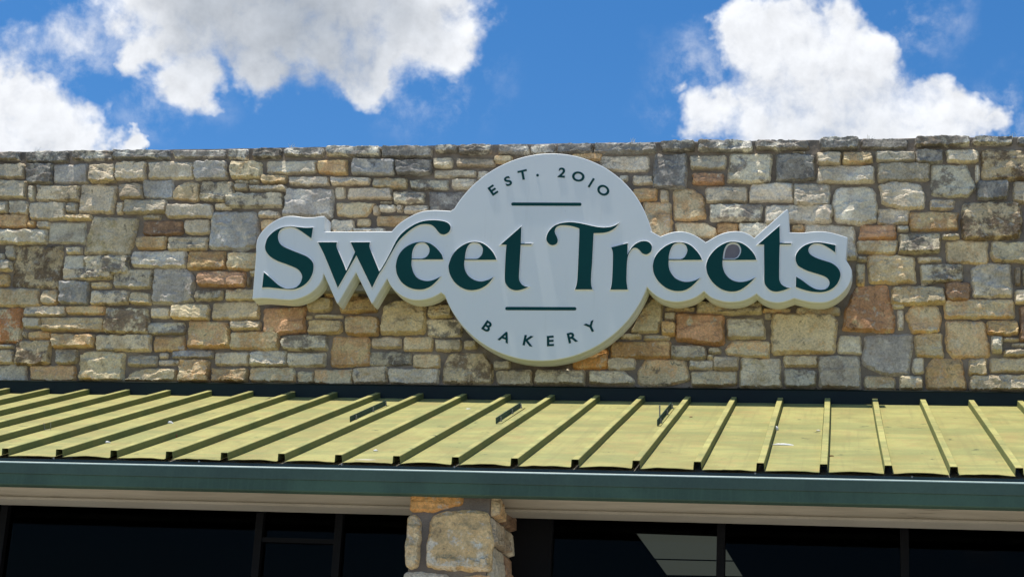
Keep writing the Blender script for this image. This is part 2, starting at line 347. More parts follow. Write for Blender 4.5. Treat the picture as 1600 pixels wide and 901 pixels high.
def stone_geo(poly, proud, rough, yb=YM+.03, yface=YW, back=None, arris=1.0):
    """one rubble stone: ragged outline, steep arris, split face with facets and ledges; poly in (x, z) counter clockwise"""
    P = [Vector(p) for p in clean(poly, .002)]; Q = []
    for i in range(len(P)):
        a = P[i]; b_ = P[(i+1) % len(P)]; l = (b_-a).length; c = min(.25, .016/max(l, .01)); Q += [a.lerp(b_, c), a.lerp(b_, 1-c)]
    P = Q
    per = sum((P[i]-P[i-1]).length for i in range(len(P))); n = max(16, int(per/max(.0125, per/100)))
    pts = []; acc = 0; tgt = 0
    for i in range(len(P)):
        a, b_ = P[i], P[(i+1) % len(P)]; l = (b_-a).length
        while tgt < acc+l and len(pts) < n: pts.append(a.lerp(b_, (tgt-acc)/max(l, 1e-9))); tgt += per/n
        acc += l
    n = len(pts); c = sum(pts, Vector((0, 0)))/n; sd_ = random.random()*100; size = math.sqrt(abs(area([tuple(p) for p in pts])))
    for i, p in enumerate(pts):
        q = Vector((p.x*13, p.y*13, sd_)); d = (p-c).normalized()
        pts[i] = p+d*((.011*noise.fractal(q, 1, 2, 3)+.005*noise.noise(q*3.3))*min(1, size/.16)+.005)
    O = np.array([(p.x, p.y) for p in pts]); g = max(.0115, size/21)
    x0, z0 = O.min(0); x1, z1 = O.max(0)
    gx, gz = np.meshgrid(np.arange(x0, x1, g), np.arange(z0, z1, g*.85)); gx[1::2] += g*.5
    I = np.stack([gx.ravel(), gz.ravel()], 1); rs = np.random.RandomState(int(sd_*1e5)); I += rs.uniform(-.28*g, .28*g, I.shape)
    A_ = O; B_ = np.roll(O, -1, 0); E_ = B_-A_
    def dist(X):
        w = X[:, None, :]-A_[None]; t = np.clip((w*E_).sum(2)/((E_**2).sum(1)+1e-12), 0, 1); return np.sqrt(((w-t[..., None]*E_)**2).sum(2)).min(1)
    def inside(X):
        x, y = X[:, 0:1], X[:, 1:2]; cond = (A_[None, :, 1] > y) != (B_[None, :, 1] > y)
        xi = A_[None, :, 0]+(y-A_[None, :, 1])*E_[None, :, 0]/(E_[None, :, 1]+1e-12); return ((cond & (x < xi)).sum(1) % 2) == 1
    ring = np.array(offset([tuple(p) for p in pts], -.0055)); I = I[inside(I)]
    if len(I): I = I[dist(I) > g*.75]
    ring = ring[inside(ring)]; ring = ring[dist(ring) > .003]
    I = np.concatenate([ring, I]) if len(I) else ring
    dI = dist(I) if len(I) else np.zeros(0)
    vs2 = [Vector(p) for p in O.tolist()]+[Vector(p) for p in I.tolist()]
    v2, e2, f2, ov, *_ = delaunay_2d_cdt(vs2, [(i, (i+1) % n) for i in range(n)], [], 1, 1e-7)
    if len(v2) != len(vs2):
        dd = dist(np.array([(p.x, p.y) for p in v2])); 
    else: dd = np.concatenate([np.zeros(n), dI])
    ew = random.uniform(.006, .013); tx, tz = random.uniform(-.045, .045), random.uniform(-.075, .04); fs = random.uniform(7, 13)
    led = []
    hz_ = z1-z0
    for _ in range(random.choice((0, 1, 2, 2, 3, 3)) if size > .11 else random.choice((0, 1, 1))):
        led.append((c.y+random.uniform(-.30, .42)*hz_, random.uniform(-.25, .25), random.uniform(.010, .022)*min(1.4, rough+.25), random.uniform(.004, .010), random.uniform(0, 50)))
    V = []
    for i, p in enumerate(v2):
        e = dd[i]; tp = max(0, min(1, (p.y-c.y)/(hz_*.5)*1.6-.5)); ew_ = ew*(.4+.6*arris)+arris*tp*max(0, .018+.046*noise.noise(Vector((p.x*15, p.y*5, sd_))))*min(1, size/.15)
        pr = 1-(1-min(1, e/ew_))**(2.4-.9*tp*arris); q = Vector((p.x*fs, p.y*fs*1.3, sd_))
        h = proud*pr
        if pr > 0:
            f1 = noise.fractal(q*.8, .9, 2.1, 4); vd = noise.voronoi(q*.62)[0]
            x = tx*(p.x-c.x)+tz*(p.y-c.y)+rough*(.0065*f1+.010*(min(vd[1]-vd[0], .5)-.25))
            for zc_, sl2, st, wd, sk in led:
                zl_ = zc_+sl2*(p.x-c.x)+.030*noise.fractal(Vector((p.x*9, sk, 0)), 1, 2, 3)
                m_ = max(0, min(1, .5+1.6*noise.noise(Vector((p.x*7, sk, 7))))); t_ = max(0, min(1, (zl_-p.y)/wd+.5)); x += st*m_*t_*t_*(3-2*t_)
            h += pr*x
        V.append((p.x, YM-.006-max(h, 0 if e else -.01)+(yface-YW), p.y))
    F = []
    for f in f2:
        a, b_, d_ = (v2[k] for k in f); F.append(tuple(f) if (b_-a).cross(d_-a) > 0 else tuple(f[::-1]))
    cnt = {(f[i], f[(i+1) % 3]) for f in F for i in range(3)}; o = len(V); yb_ = yb if back is None else back
    rim = [(a, b_) for a, b_ in cnt if (b_, a) not in cnt]; mp = {}
    for a, b_ in rim:
        for k in (a, b_):
            if k not in mp: mp[k] = len(V); V.append((V[k][0], yb_, V[k][2]))
    F += [(a, mp[a], mp[b_], b_) for a, b_ in rim]
    return V, F
def stone_attr(me, code):
    bc, sc, am = PAL[code]; j = random.uniform(.80, 1.16); w = random.uniform(-.05, .05)
    b = srgb(*bc, KA*j); s = srgb(*sc, KA*j); b = (b[0]*(1+w), b[1], b[2]*(1-w), 1); am = min(1, max(0, am+random.uniform(-.12, .12)))
    sd_ = (random.random(), random.random(), random.random(), 1)
    for nm, val in (('base', b), ('stain', (s[0], s[1], s[2], am)), ('seed', sd_)):
        a = me.color_attributes.new(nm, 'FLOAT_COLOR', 'POINT'); a.data.foreach_set('color', list(val)*len(me.vertices))
ZO = dict(A=(0,220,4,4), B=(0,410,4,4), C=(380,220,4,4), D=(380,440,4,4), E=(920,210,4.706,4.706), F=(920,430,4.706,4.706), G=(1230,200,4.289,4.289), H=(1230,400,4.095,4.095), Z=(0,0,1,1))
STONES = {
'A': """-12 65 118 122 d;158 60 420 130 d;455 55 695 118 d;705 52 1055 112 d;1082 52 1408 105 d;1420 48 1545 110 d
-20 140 150 232 g;160 138 322 262 D;330 140 548 262 b;560 142 718 255 m;725 130 910 247 g;928 128 1205 235 w;1210 124 1415 242 b;1435 125 1630 235 y
-20 240 155 355 g;180 278 212 370 g;225 272 490 372 m;505 268 725 274 722 300 705 450 484 448 500 330 g;740 268 885 360 k;895 240 1075 358 b;1110 275 1160 250 1238 260 1242 365 1220 375 1075 360 1080 320 y;1248 252 1452 375 m;1465 242 1545 258 g;1465 265 1548 305 g;1555 240 1620 262 g;1557 275 1630 303 g
-20 372 45 450 g;58 370 172 455 g;185 382 402 492 g;412 385 475 450 g;410 455 568 495 y;725 378 765 455 g;775 365 1038 450 g;1040 392 1328 478 w;1340 388 1438 425 g;892 460 998 490 g
-20 458 165 535 o;172 497 215 535 o;233 500 308 543 g;-20 550 285 642 g;303 505 528 640 g;580 468 858 480 850 560 805 710 518 705 545 590 G;895 495 1138 585 r;1148 490 1305 578 g;848 592 1035 672 p;1050 595 1292 680 m;1322 440 1590 438 1612 500 1608 660 1500 682 1300 672 1308 560 b
-20 700 18 735 g;38 652 95 737 g;410 660 508 702 g;397 710 522 818 g;528 715 803 835 m;820 680 1158 788 w;1170 685 1405 800 o;1425 695 1620 805 y;-20 745 70 810 g""",
'Z': """22 382 97 383 93 451 18 446 20 410 K;352 300 442 324 m;779 226 827 241 d;829 225 868 241 d;872 224 925 240 d;928 222 1024 239 d;771 562 797 576 g;776 577 831 602 g;836 576 914 601 g;1195 319 1300 349 w;1238 351 1256 363 o;1259 351 1337 406 w;1206 489 1300 488 1309 500 1305 551 1206 553 Y;1225 555 1277 572 y;1226 576 1275 604 m;1212 240 1272 282 D;1356 398 1430 441 y;1435 400 1472 410 g;1171 285 1239 315 w;772 242 800 254 p;895 238 940 250 p;1340 400 1354 407 g""",
'B': """-20 70 50 145 o;388 30 698 105 m;370 112 555 258 b;568 118 688 158 y;705 40 945 158 m;955 30 1150 28 1215 90 1205 240 1100 262 945 255 950 140 B;1235 55 1535 150 R;1538 88 1562 145 k;1560 50 1600 80 g
-20 155 245 270 y;258 168 352 260 p;568 172 800 262 m;808 185 938 258 y;1218 168 1390 232 m;1405 165 1590 235 y
145 270 402 330 g;410 265 655 322 o;655 280 925 445 K;938 280 1060 345 g;1072 255 1308 355 y;1325 245 1615 352 y
-20 285 135 500 P;140 342 250 408 g;265 338 652 430 y;918 370 1152 445 m;1168 365 1428 530 o;1445 360 1620 420 g;1440 430 1742 542 p
140 430 160 462 g;172 428 312 475 o;325 445 588 532 p;595 445 942 552 m;955 458 1155 552 o
-20 510 80 535 g;105 480 310 635 K;345 538 480 630 g;490 575 560 548 780 560 765 745 488 745 500 640 Y;798 578 978 645 g;992 562 1042 595 w;988 605 1122 638 w;1072 545 1330 595 b;1122 600 1302 745 p;1340 555 1550 640 g
-20 545 82 628 g;-20 640 158 740 g;185 638 468 742 o;780 740 830 680 920 655 1105 660 1095 742 y;1322 660 1545 748 p""",
'C': """-15 48 25 115 d;60 40 235 105 d;258 38 500 95 d;518 30 860 95 d;868 30 1180 105 D;1195 25 1335 70 d;1350 18 1555 80 d
145 120 455 200 g;462 118 645 205 o;678 110 945 212 b;952 112 1180 208 D;1190 105 1308 165 g;1335 105 1568 158 k;115 208 270 262 y;280 222 535 278 w;545 222 790 272 w;808 230 1022 292 y;1045 240 1280 300 m;1190 178 1450 225 g;1300 235 1455 298 w;1465 185 1530 235 w;38 275 265 312 w
265 295 560 298 565 330 550 480 245 470 260 380 B;570 285 635 355 g;655 288 928 360 w;940 315 1130 385 m;1165 310 1385 445 D;575 380 832 385 770 470 585 465 Y;855 372 922 388 g;808 400 850 455 g;855 398 950 438 w;955 398 993 440 w;1008 398 1155 450 w;830 460 1040 525 p;710 482 790 530 y;550 488 685 575 g;692 540 885 575 w;90 437 225 475 w;110 490 190 560 p""",
'D': """128 150 385 320 R;400 95 550 180 y;505 40 560 90 p;600 90 830 190 o;650 40 720 90 g;870 150 950 112 1140 110 1130 320 1000 330 852 325 Y;1155 140 1300 222 y;1148 225 1365 342 m;445 202 620 225 w;390 208 425 230 g;400 235 612 322 y;635 212 840 330 p
240 330 525 428 m;548 335 782 525 o;798 345 985 412 g;1000 340 1180 430 y;1198 355 1358 430 g;1378 365 1460 415 g;38 430 265 525 w;275 440 512 525 g;788 432 1045 518 m;1060 448 1225 538 y;1290 442 1490 440 1555 510 1558 635 1240 632 1250 520 K
40 530 320 628 y;338 558 438 635 y;442 542 675 638 p;683 530 895 630 m;908 535 1220 638 w""",
'E': """535 42 780 122 d;800 38 1200 125 d;1225 35 1620 110 d;85 155 445 265 w;475 140 725 392 D;745 148 1010 250 g;1025 138 1335 352 m;325 300 472 365 g;225 298 285 340 g;760 280 992 360 R;320 390 502 482 o;522 400 585 488 g;620 400 740 388 840 440 865 610 720 628 625 620 p;860 382 1165 500 g
400 500 610 760 p;895 510 1275 632 m;635 640 860 640 942 690 930 760 640 740 y;942 648 1095 730 o;1112 648 1330 765 g""",
'F': """300 415 450 150 550 160 530 330 505 420 y;235 425 382 465 g;402 435 592 475 g;165 480 600 605 o;-110 600 -20 560 138 530 135 685 -120 685 O;140 598 335 692 g;0 695 260 695 335 770 330 805 5 800 g
362 690 420 612 712 615 738 770 640 790 520 815 362 800 p;565 230 775 260 y;558 268 635 328 g;538 340 642 438 o;640 270 990 290 1000 500 930 515 640 475 R;605 512 860 612 g;880 530 972 570 g;870 578 915 612 g;740 618 918 685 g;920 590 1098 690 g;750 700 1090 812 y;800 185 1272 280 y;1012 315 1292 455 g;992 545 1060 475 1330 480 1330 602 1020 580 p;1110 608 1408 825 G;1298 275 1342 315 g;1282 235 1480 268 p""",
'G': """220 62 478 145 d;498 65 805 135 D;860 52 1220 120 d;1248 52 1508 110 d;1548 52 1640 115 d;202 155 362 243 g;375 153 570 238 p;595 148 858 222 g;870 140 1045 230 D;1070 140 1280 228 g;1300 138 1640 340 K
40 150 115 165 g;208 250 580 368 w;612 225 955 355 g;968 245 1200 240 1270 400 1210 460 968 450 m;1262 240 1290 355 w;1280 345 1492 475 D;1518 345 1640 492 g;50 365 285 512 w;330 395 560 390 600 450 602 620 480 648 325 630 302 480 W;620 370 700 355 890 370 925 450 920 530 800 545 630 510 W;612 540 815 640 w;960 475 1122 542 w;822 558 1148 682 o;1168 488 1568 745 K
488 645 733 740 R;742 652 812 688 g;470 748 738 840 y;750 700 1028 838 m;1042 708 1150 740 g;1065 752 1345 905 y;1365 755 1640 897 y;470 858 530 888 g""",
'H': """440 50 500 185 y;858 50 1122 165 m;862 172 895 182 g;1180 70 1240 45 1430 42 1445 262 1190 255 W;1458 70 1495 180 k;1508 80 1560 180 g;440 195 640 178 665 300 695 430 680 485 480 480 355 470 370 340 R;670 190 1008 308 y;1015 160 1165 280 r;1458 212 1560 300 g;1012 275 1452 395 p;678 300 745 330 g;705 340 745 468 w;758 380 800 315 960 318 985 360 975 488 800 490 p;1015 412 1265 412 1305 640 1060 648 1015 580 p;1280 405 1480 500 o;1490 325 1560 540 r;1310 508 1380 615 g;1390 518 1485 540 g;1442 552 1560 575 g;1390 595 1560 638 g
60 320 335 375 y;328 508 472 618 g;500 505 800 492 808 520 780 755 620 760 475 690 b;822 490 995 640 y;200 635 460 635 475 850 205 840 w;805 645 878 745 g;890 700 930 650 1120 655 1150 850 890 845 o;1160 655 1275 758 y;1305 645 1560 742 y;497 762 692 850 y;717 762 865 852 y;1172 760 1560 862 g"""}
allst = []
for zk, txt in STONES.items():
    ox, oy, sx_, sy_ = ZO[zk]
    for ent in txt.replace('\n', ';').split(';'):
        t = ent.split()
        if not t: continue
        nums = [float(a) for a in t[:-1]]; code = t[-1]
        if len(nums) == 4:
            x0, y0, x1, y1 = nums; j = lambda a: random.uniform(-a, a); w_, h_ = x1-x0, y1-y0
            a = min(w_, h_)*.07
            P = [(x0+j(a), y0+j(a*.7)), (x0+w_*.5, y0+j(a*.6)), (x1+j(a), y0+j(a*.7)), (x1+j(a*.5), y0+h_*.5), (x1+j(a), y1+j(a*.7)), (x0+w_*.5, y1+j(a*.6)), (x0+j(a), y1+j(a*.7)), (x0+j(a*.5), y0+h_*.5)]
        else: P = list(zip(nums[0::2], nums[1::2]))
        allst.append(([(ox+p[0]/sx_, oy+p[1]/sy_) for p in P], code))
# courses that run on beyond both ends of the view
def run_on(u0, u1):
    v = 228.0
    while v < 600:
        h_ = random.choice((15, 18, 21, 25, 29, 34)) if v > 240 else 17
        if v+h_ > 596: h_ = 603-v
        u = u0
        while u < u1:
            w_ = min(random.uniform(1.1, 3.0)*h_+8, 96)
            if u+w_ > u1-14: w_ = u1-u
            sk = (u-800)*(1-(v-222)/381)*-.0156+(u-800)*((v-222)/381)*.0081
            a = 1.5; r = lambda: random.uniform(-a, a)
            allst.append(([(u+2+r(), v+2+sk+r()), (u+w_-2+r(), v+2+sk+r()), (u+w_-2+r(), v+h_-2+sk+r()), (u+2+r(), v+h_-2+sk+r())], random.choice('dddD' if v < 240 else 'ggyymwbpoG')))
            u += w_
        v += h_
run_on(-260, -6); run_on(1612, 1870)
wall = thing('stone_wall', 'long parapet of buff and grey rubble limestone in dark mortar behind the sign', 'wall', (3.0, .2, ZJ))
def px_area(P): return abs(area(P))
vis = [(px_area(P) if -5 <= sum(p[0] for p in P)/len(P) <= 1605 else 0) for P, c in allst]
big = set(sorted(range(len(allst)), key=lambda i: -vis[i])[:296])
rest_v = []; rest_f = []; rest_code = []
for i, (P, code) in enumerate(allst):
    pw = [at(u, v, YW) for u, v in P]; poly = [(p.x, p.z) for p in pw]
    if area(poly) < 0: poly = poly[::-1]
    cop = max(p[1] for p in P) < 246 and code in 'dD'
    rough = random.choice((.45, .6, .9, 1.2, 1.7)); rough *= 1.3 if code in 'Wdwm' else 1
    pr = random.uniform(.024, .060)
    if cop: pr += .02
    V, F = stone_geo(poly, pr, rough, back=.43 if cop else None)
    if i in big and vis[i] > 0:
        c = sum((Vector(v) for v in V), Vector())/len(V); me = mesh(V, F, 'stone', c); stone_attr(me, code); link('stone', me, 'stone', wall, c-wall.location)
    else:
        o = len(rest_v); rest_v += V; rest_f += [tuple(k+o for k in f) for f in F]; rest_code.append((len(V), code))
c = wall.location.copy(); me = mesh(rest_v, rest_f, 'small_stones', c)
bufs = dict(base=[], stain=[], seed=[])
for n, code in rest_code:
    bc_, sc_, am = PAL[code]; j = random.uniform(.86, 1.12); b = srgb(*bc_, KA*j); s = srgb(*sc_, KA*j)
    bufs['base'] += list(b)*n; bufs['stain'] += [s[0], s[1], s[2], am]*n; bufs['seed'] += [random.random(), random.random(), random.random(), 1]*n
for nm, d in bufs.items(): me.color_attributes.new(nm, 'FLOAT_COLOR', 'POINT').data.foreach_set('color', d)
tag(link('small_stones', me, 'stone', wall, (0, 0, 0)), 'remaining small rubble stones and pinning chips between the larger ones', kind='stuff')
# mortar core of the wall, its face a little uneven
xa, xb = at(-262, 400, YM).x, at(1872, 400, YM).x; zb_, zt_ = ZJ-.32, at(800, 226, YM).z
nx, nz = 300, 70; V = []; F = []
for j in range(nz+1):
    for i in range(nx+1):
        x = xa+(xb-xa)*i/nx; z = zb_+(zt_-zb_)*j/nz; q = Vector((x*7, z*7, 3)); V.append((x, YM+.010*noise.fractal(q, 1, 2, 3), z+(0.012*noise.noise(q) if j == nz else 0)))
for j in range(nz):
    for i in range(nx): a = j*(nx+1)+i; F.append((a, a+1, a+nx+2, a+nx+1))
b0 = len(V); V += [(xa, .42, zb_), (xb, .42, zb_), (xb, .42, zt_), (xa, .42, zt_)]
F += [(b0+1, b0, b0+3, b0+2), tuple(range(nz*(nx+1), nz*(nx+1)+nx+1))+(b0+2, b0+3), tuple(range(nx, -1, -1))+(b0, b0+1)]
F += [tuple(j*(nx+1) for j in range(nz+1))+(b0+3, b0), tuple(j*(nx+1)+nx for j in range(nz, -1, -1))+(b0+1, b0+2)]
part('mortar', V, F, 'mortar', wall)
for u in (42, 117, 194, 330, 463, 607, 690, 772, 833, 919, 993, 1077, 1154, 1275, 1402, 1514):
    p = at(u, 598.5+u*.0082-1.5, YM-.012); n = 8; r = .011; vv = []; ff = []
    for yy, rr in ((p.y-.004, r), (p.y-.004, r*.72), (p.y+.05, r*.72)):
        vv += [(p.x+rr*math.cos(6.283*k/n), yy, p.z+rr*math.sin(6.283*k/n)) for k in range(n)]
    for q in range(2): ff += [(q*n+k, q*n+(k+1) % n, (q+1)*n+(k+1) % n, (q+1)*n+k) for k in range(n)]
    ff.append(tuple(range(2*n, 3*n))); part('weep_hole', vv, ff, 'frame', wall)

# ------------------------------------------------------------------ metal roof below the wall
S = 0.406; RW, RH = .048, .050
roof = thing('metal_roof', 'sloping standing seam canopy roof, faded yellow green with dark green gutter edge', 'roof', (4, Y_EAVE, Z_EAVE-.2))
sl_ = Vector((0, -Y_EAVE, ZJ-Z_EAVE)); LEN = sl_.length; sl_.normalize(); nr = Vector((0, -sl_.z, sl_.y))    # up-slope and normal
E0 = Vector((0, Y_EAVE, Z_EAVE))                     # rib top at the eave
def rp(x, s, h): return Vector((x, 0, 0))+E0+sl_*s+nr*(h-RH)   # h above the pan, s up the slope
I0, I1 = -9, 26
def add_green(me, vals):
    a = me.attributes.new('green', 'FLOAT', 'POINT'); a.data.foreach_set('value', vals)
for i in range(I0, I1):
    # rib: hollow box seam, open at the eave, sides leaning a little
    x = i*S; t = .002; bow = random.uniform(-.003, .003); jx = random.uniform(-.004, .004); k = 12; V = []; F = []; gr = []
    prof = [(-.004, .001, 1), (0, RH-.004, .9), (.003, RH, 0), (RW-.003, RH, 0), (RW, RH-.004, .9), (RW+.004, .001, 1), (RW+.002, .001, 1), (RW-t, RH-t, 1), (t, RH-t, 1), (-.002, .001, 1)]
    n = len(prof); s0 = -.006+random.uniform(-.006, .004)
    for j in range(k+1):
        s = s0+(LEN-.0+.012-s0)*j/k; dx = jx*(1-j/k)+bow*math.sin(3.14*j/k)+.0018*noise.noise(Vector((x, s*2, 5)))
        for a, h, g in prof: V.append(rp(x+a+dx, s, h)); gr.append(g)
    for j in range(k):
        for a in range(n): b_ = (a+1) % n; F.append((j*n+a, (j+1)*n+a, (j+1)*n+b_, j*n+b_))
    F.append(tuple(range(n))); b0 = len(V)
    for a, h in ((-.003, .0), (RW+.003, .0), (RW-.001, RH-.001), (.001, RH-.001)): V.append(rp(x+a+jx*.9, s0+.26, h)); gr.append(1)      # plate added a little way in to keep the open end dark
    F.append((b0, b0+1, b0+2, b0+3))
    o = part('rib', V, F, 'rib', roof); add_green(o.data, gr)
    if i == I1-1: break
    # pan between two ribs, oil canned and lifting a little at its cut edge
    nxp, nyp = 14, 26; V = []; F = []; ph = random.random()*9; lift = random.uniform(.004, .012)
    xl, xr = x+RW+.0045, x+S-.0045
    for j in range(nyp+1):
        for a in range(nxp+1):
            u = a/nxp; s = -.022+(LEN+.036)*(j/nyp)**1.6
            w = .0035*noise.fractal(Vector((x+u*S, s*1.4, ph)), 1, 2, 2)
            e = (lift*math.sin(math.pi*u)+.003*noise.noise(Vector((u*5, ph, 1))))*math.exp(-max(s+.02, 0)/.15)
            ss = s+(.006*noise.fractal(Vector((u*4+x*9, ph, 2)), 1, 2, 3) if j == 0 else 0)
            V.append(rp(xl+(xr-xl)*u, ss, w*min(1, 4*u*(1-u)+.1)+e))
    for j in range(nyp):
        for a in range(nxp): q = j*(nxp+1)+a; F.append((q, q+1, q+nxp+2, q+nxp+1))
    b0 = len(V); V += list(V[:nxp+1])+[v-nr*.0025 for v in V[:nxp+1]]                       # cut edge
    F += [(b0+nxp+1+a, b0+nxp+2+a, b0+a+1, b0+a) for a in range(nxp)]
    o = part('pan', V, F, 'roof', roof, True); add_green(o.data, [0]*len(o.data.vertices))
XR0, XR1 = I0*S, (I1-1)*S
zt = at(800, 602.5, -.012).z
v, f = extrude_x([(.06, ZJ-.12), (-.004, ZJ-.07), (-.012, ZJ-.066), (-.012, zt-.012), (-.02, zt-.006), (.035, zt+.012), (.06, zt)], XR0, XR1, 24); part('flashing', v, f, 'flash', roof)
zl = lambda px_: at(800, px_, Y_EAVE-.01).z
z1, z2, z3, z4 = zl(727.5), zl(737), zl(756), zl(775)
ye = Y_EAVE
v, f = extrude_x([(ye+.10, z2-.02), (ye+.012, z2-.02), (ye+.006, z1-.014), (ye+.10, z1-.004)][::-1], XR0, XR1, 30); part('drip_edge', v, f, 'drip', roof)
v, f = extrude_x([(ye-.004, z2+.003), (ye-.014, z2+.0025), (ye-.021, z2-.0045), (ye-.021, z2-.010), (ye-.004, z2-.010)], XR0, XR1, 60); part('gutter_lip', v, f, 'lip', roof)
v, f = extrude_x([(ye-.010, z2-.0102), (ye-.020, z2-.0102), (ye-.018, z3), (ye-.008, z3-.003), (ye+.006, z3-.003), (ye+.006, z2-.022)], XR0, XR1, 40); part('gutter_fascia', v, f, 'fascia', roof)
v, f = extrude_x([(ye-.011, z3-.0032), (ye-.013, z4+.006), (ye-.006, z4), (ye+.10, z4), (ye+.10, z4+.012), (ye+.006, z4+.012), (ye+.006, z3-.0032)], XR0, XR1, 40); part('gutter_skirt', v, f, 'skirt', roof)
for u in (84, 311, 534, 710, 1180, 1425):
    p = at(u, 728.5+(u-800)*.0215+2.5, ye+.004); vv = []; ff = []; n = 8
    for yy, rr in ((p.y, .0075), (p.y-.005, .0055)): vv += [(p.x+rr*math.cos(6.283*k/n), yy, p.z+rr*math.sin(6.283*k/n)) for k in range(n)]
    ff = [(k, (k+1) % n, n+(k+1) % n, n+k) for k in range(n)]+[tuple(range(n, 2*n))]; part('rivet', vv, ff, 'steel', roof)
# rafters' boarding under the pans closes the canopy
part('roof_board', [rp(XR0, .05, -.03), rp(XR1, .05, -.03), rp(XR1, LEN, -.03), rp(XR0, LEN, -.03), rp(XR0, .05, -.05), rp(XR1, .05, -.05), rp(XR1, LEN, -.05), rp(XR0, LEN, -.05)], [(0,1,2,3),(7,6,5,4),(0,4,5,1),(1,5,6,2),(2,6,7,3),(3,7,4,0)], 'wood', roof)

# ------------------------------------------------------------------ beam, stone pier and storefront under the canopy
Y_PF = -3.74; Y_BM = -3.30
zb0, zb1, zb2 = at(1000, 804.5, Y_BM).z, at(1000, 799.5, Y_BM).z, at(1000, 765, Y_BM).z
xp0, xp1 = at(640, 790, Y_PF).x, at(768, 790, Y_PF).x
for nm, a, b, lab in (('canopy_beam', X0, xp0+.02, 'beige painted beam under the gutter on the left of the stone pier'), ('canopy_beam', xp1-.02, X1, 'beige painted beam under the gutter on the right of the stone pier')):
    t = thing(nm, lab, 'beam', ((a+b)/2, Y_BM, zb0), 'beige beams under the canopy')
    v, f = extrude_x([(Y_BM, zb1+.004), (Y_BM+.25, zb1+.004), (Y_BM+.25, 3.498), (Y_BM, 3.498)], a, b, 10); part('board', v, f, 'wood', t)
    v, f = extrude_x([(Y_BM-.018, zb0), (Y_BM+.27, zb0), (Y_BM+.27, zb1), (Y_BM-.010, zb1+.002), (Y_BM-.018, zb1-.004)], a, b, 10); part('trim_strip', v, f, 'soffit', t)
pier = thing('stone_pier', 'square stone pier of large orange and cream blocks under the gutter', 'pier', ((xp0+xp1)/2, Y_PF+.45, 0))
D_P = .90
v, f = boxvf((xp0+.016, Y_PF+.016, .13), (xp1-.016, Y_PF+D_P, 3.495)); part('mortar', v, f, 'mortar', pier)
def pier_stone(poly, code, proud=.03, rough=1.2, side=False):
    if area(poly) < 0: poly = poly[::-1]
    V, F = stone_geo(poly, proud*.72, rough*.8, arris=.15)
    out = []
    for (x, y, z) in V:
        d = YM-y                      # distance proud of the mortar
        if side: out.append((xp1-.016+d-.002, x, z))
        else: out.append((x, Y_PF+.016-d+.002, z))
    c = sum((Vector(v) for v in out), Vector())/len(out); me = mesh(out, F, 'stone', c); stone_attr(me, code); link('stone', me, 'stone', pier, c-pier.location)
def pz(lst): return [(at(620+a/6.39, 760+b/6.39, Y_PF).x, at(620+a/6.39, 760+b/6.39, Y_PF).z) for a, b in lst]
pier_stone(pz([(135,30),(590,20),(660,90),(650,180),(480,215),(380,248),(140,245)]), 'O', .035, 2.2)
pier_stone(pz([(690,20),(950,20),(940,105),(860,85),(700,90)]), 'y')
pier_stone(pz([(120,295),(200,292),(240,350),(232,560),(222,780),(190,812),(95,808),(75,730),(95,520),(100,340)]), 'Y', .035, 2)
pier_stone(pz([(340,330),(400,280),(520,245),(680,235),(850,250),(915,270),(945,520),(930,840),(640,838),(285,802),(300,560)]), 'Q', .045, 1.6)
pier_stone(pz([(80,850),(480,868),(560,930),(560,1250),(60,1250)]), 'W')
pier_stone(pz([(600,900),(930,890),(920,1240),(600,1250)]), 'p')
zz = at(700, 925, Y_PF).z-.02
while zz > .25:                                           # the pier goes on down to the pavement
    h_ = random.uniform(.2, .36); z0_ = max(zz-h_, .15); cut = xp0+(xp1-xp0)*random.uniform(.35, .65)
    for a, b in ((xp0+.005, cut-.015), (cut+.015, xp1-.005)):
        if z0_ < zz-.05: pier_stone([(a, z0_+.012), (b, z0_+.012), (b, zz-.012), (a, zz-.012)], random.choice('ywpoG'))
    zz = z0_
yy0, yy1 = Y_PF+.06, Y_PF+D_P
for (za, zb, cuts, codes) in ((3.45, 3.30, (.4,), 'pr'), (3.28, 3.12, (.3, .62), 'gkg'), (3.10, 2.86, (.5,), 'gr'), (2.84, 2.60, (.35, .7), 'mgk'), (2.58, 2.2, (.5,), 'gy'), (2.18, 1.8, (.4,), 'yg'), (1.78, 1.3, (.6,), 'go'), (1.28, .8, (.4,), 'yg'), (.78, .16, (.5,), 'gG')):
    cs = [yy0]+[yy0+(yy1-yy0)*c_ for c_ in cuts]+[yy1]
    for q in range(len(cs)-1): pier_stone([(cs[q]+.01, zb), (cs[q+1]-.01, zb), (cs[q+1]-.01, za), (cs[q]+.01, za)], codes[q], .03, 1.0, True)

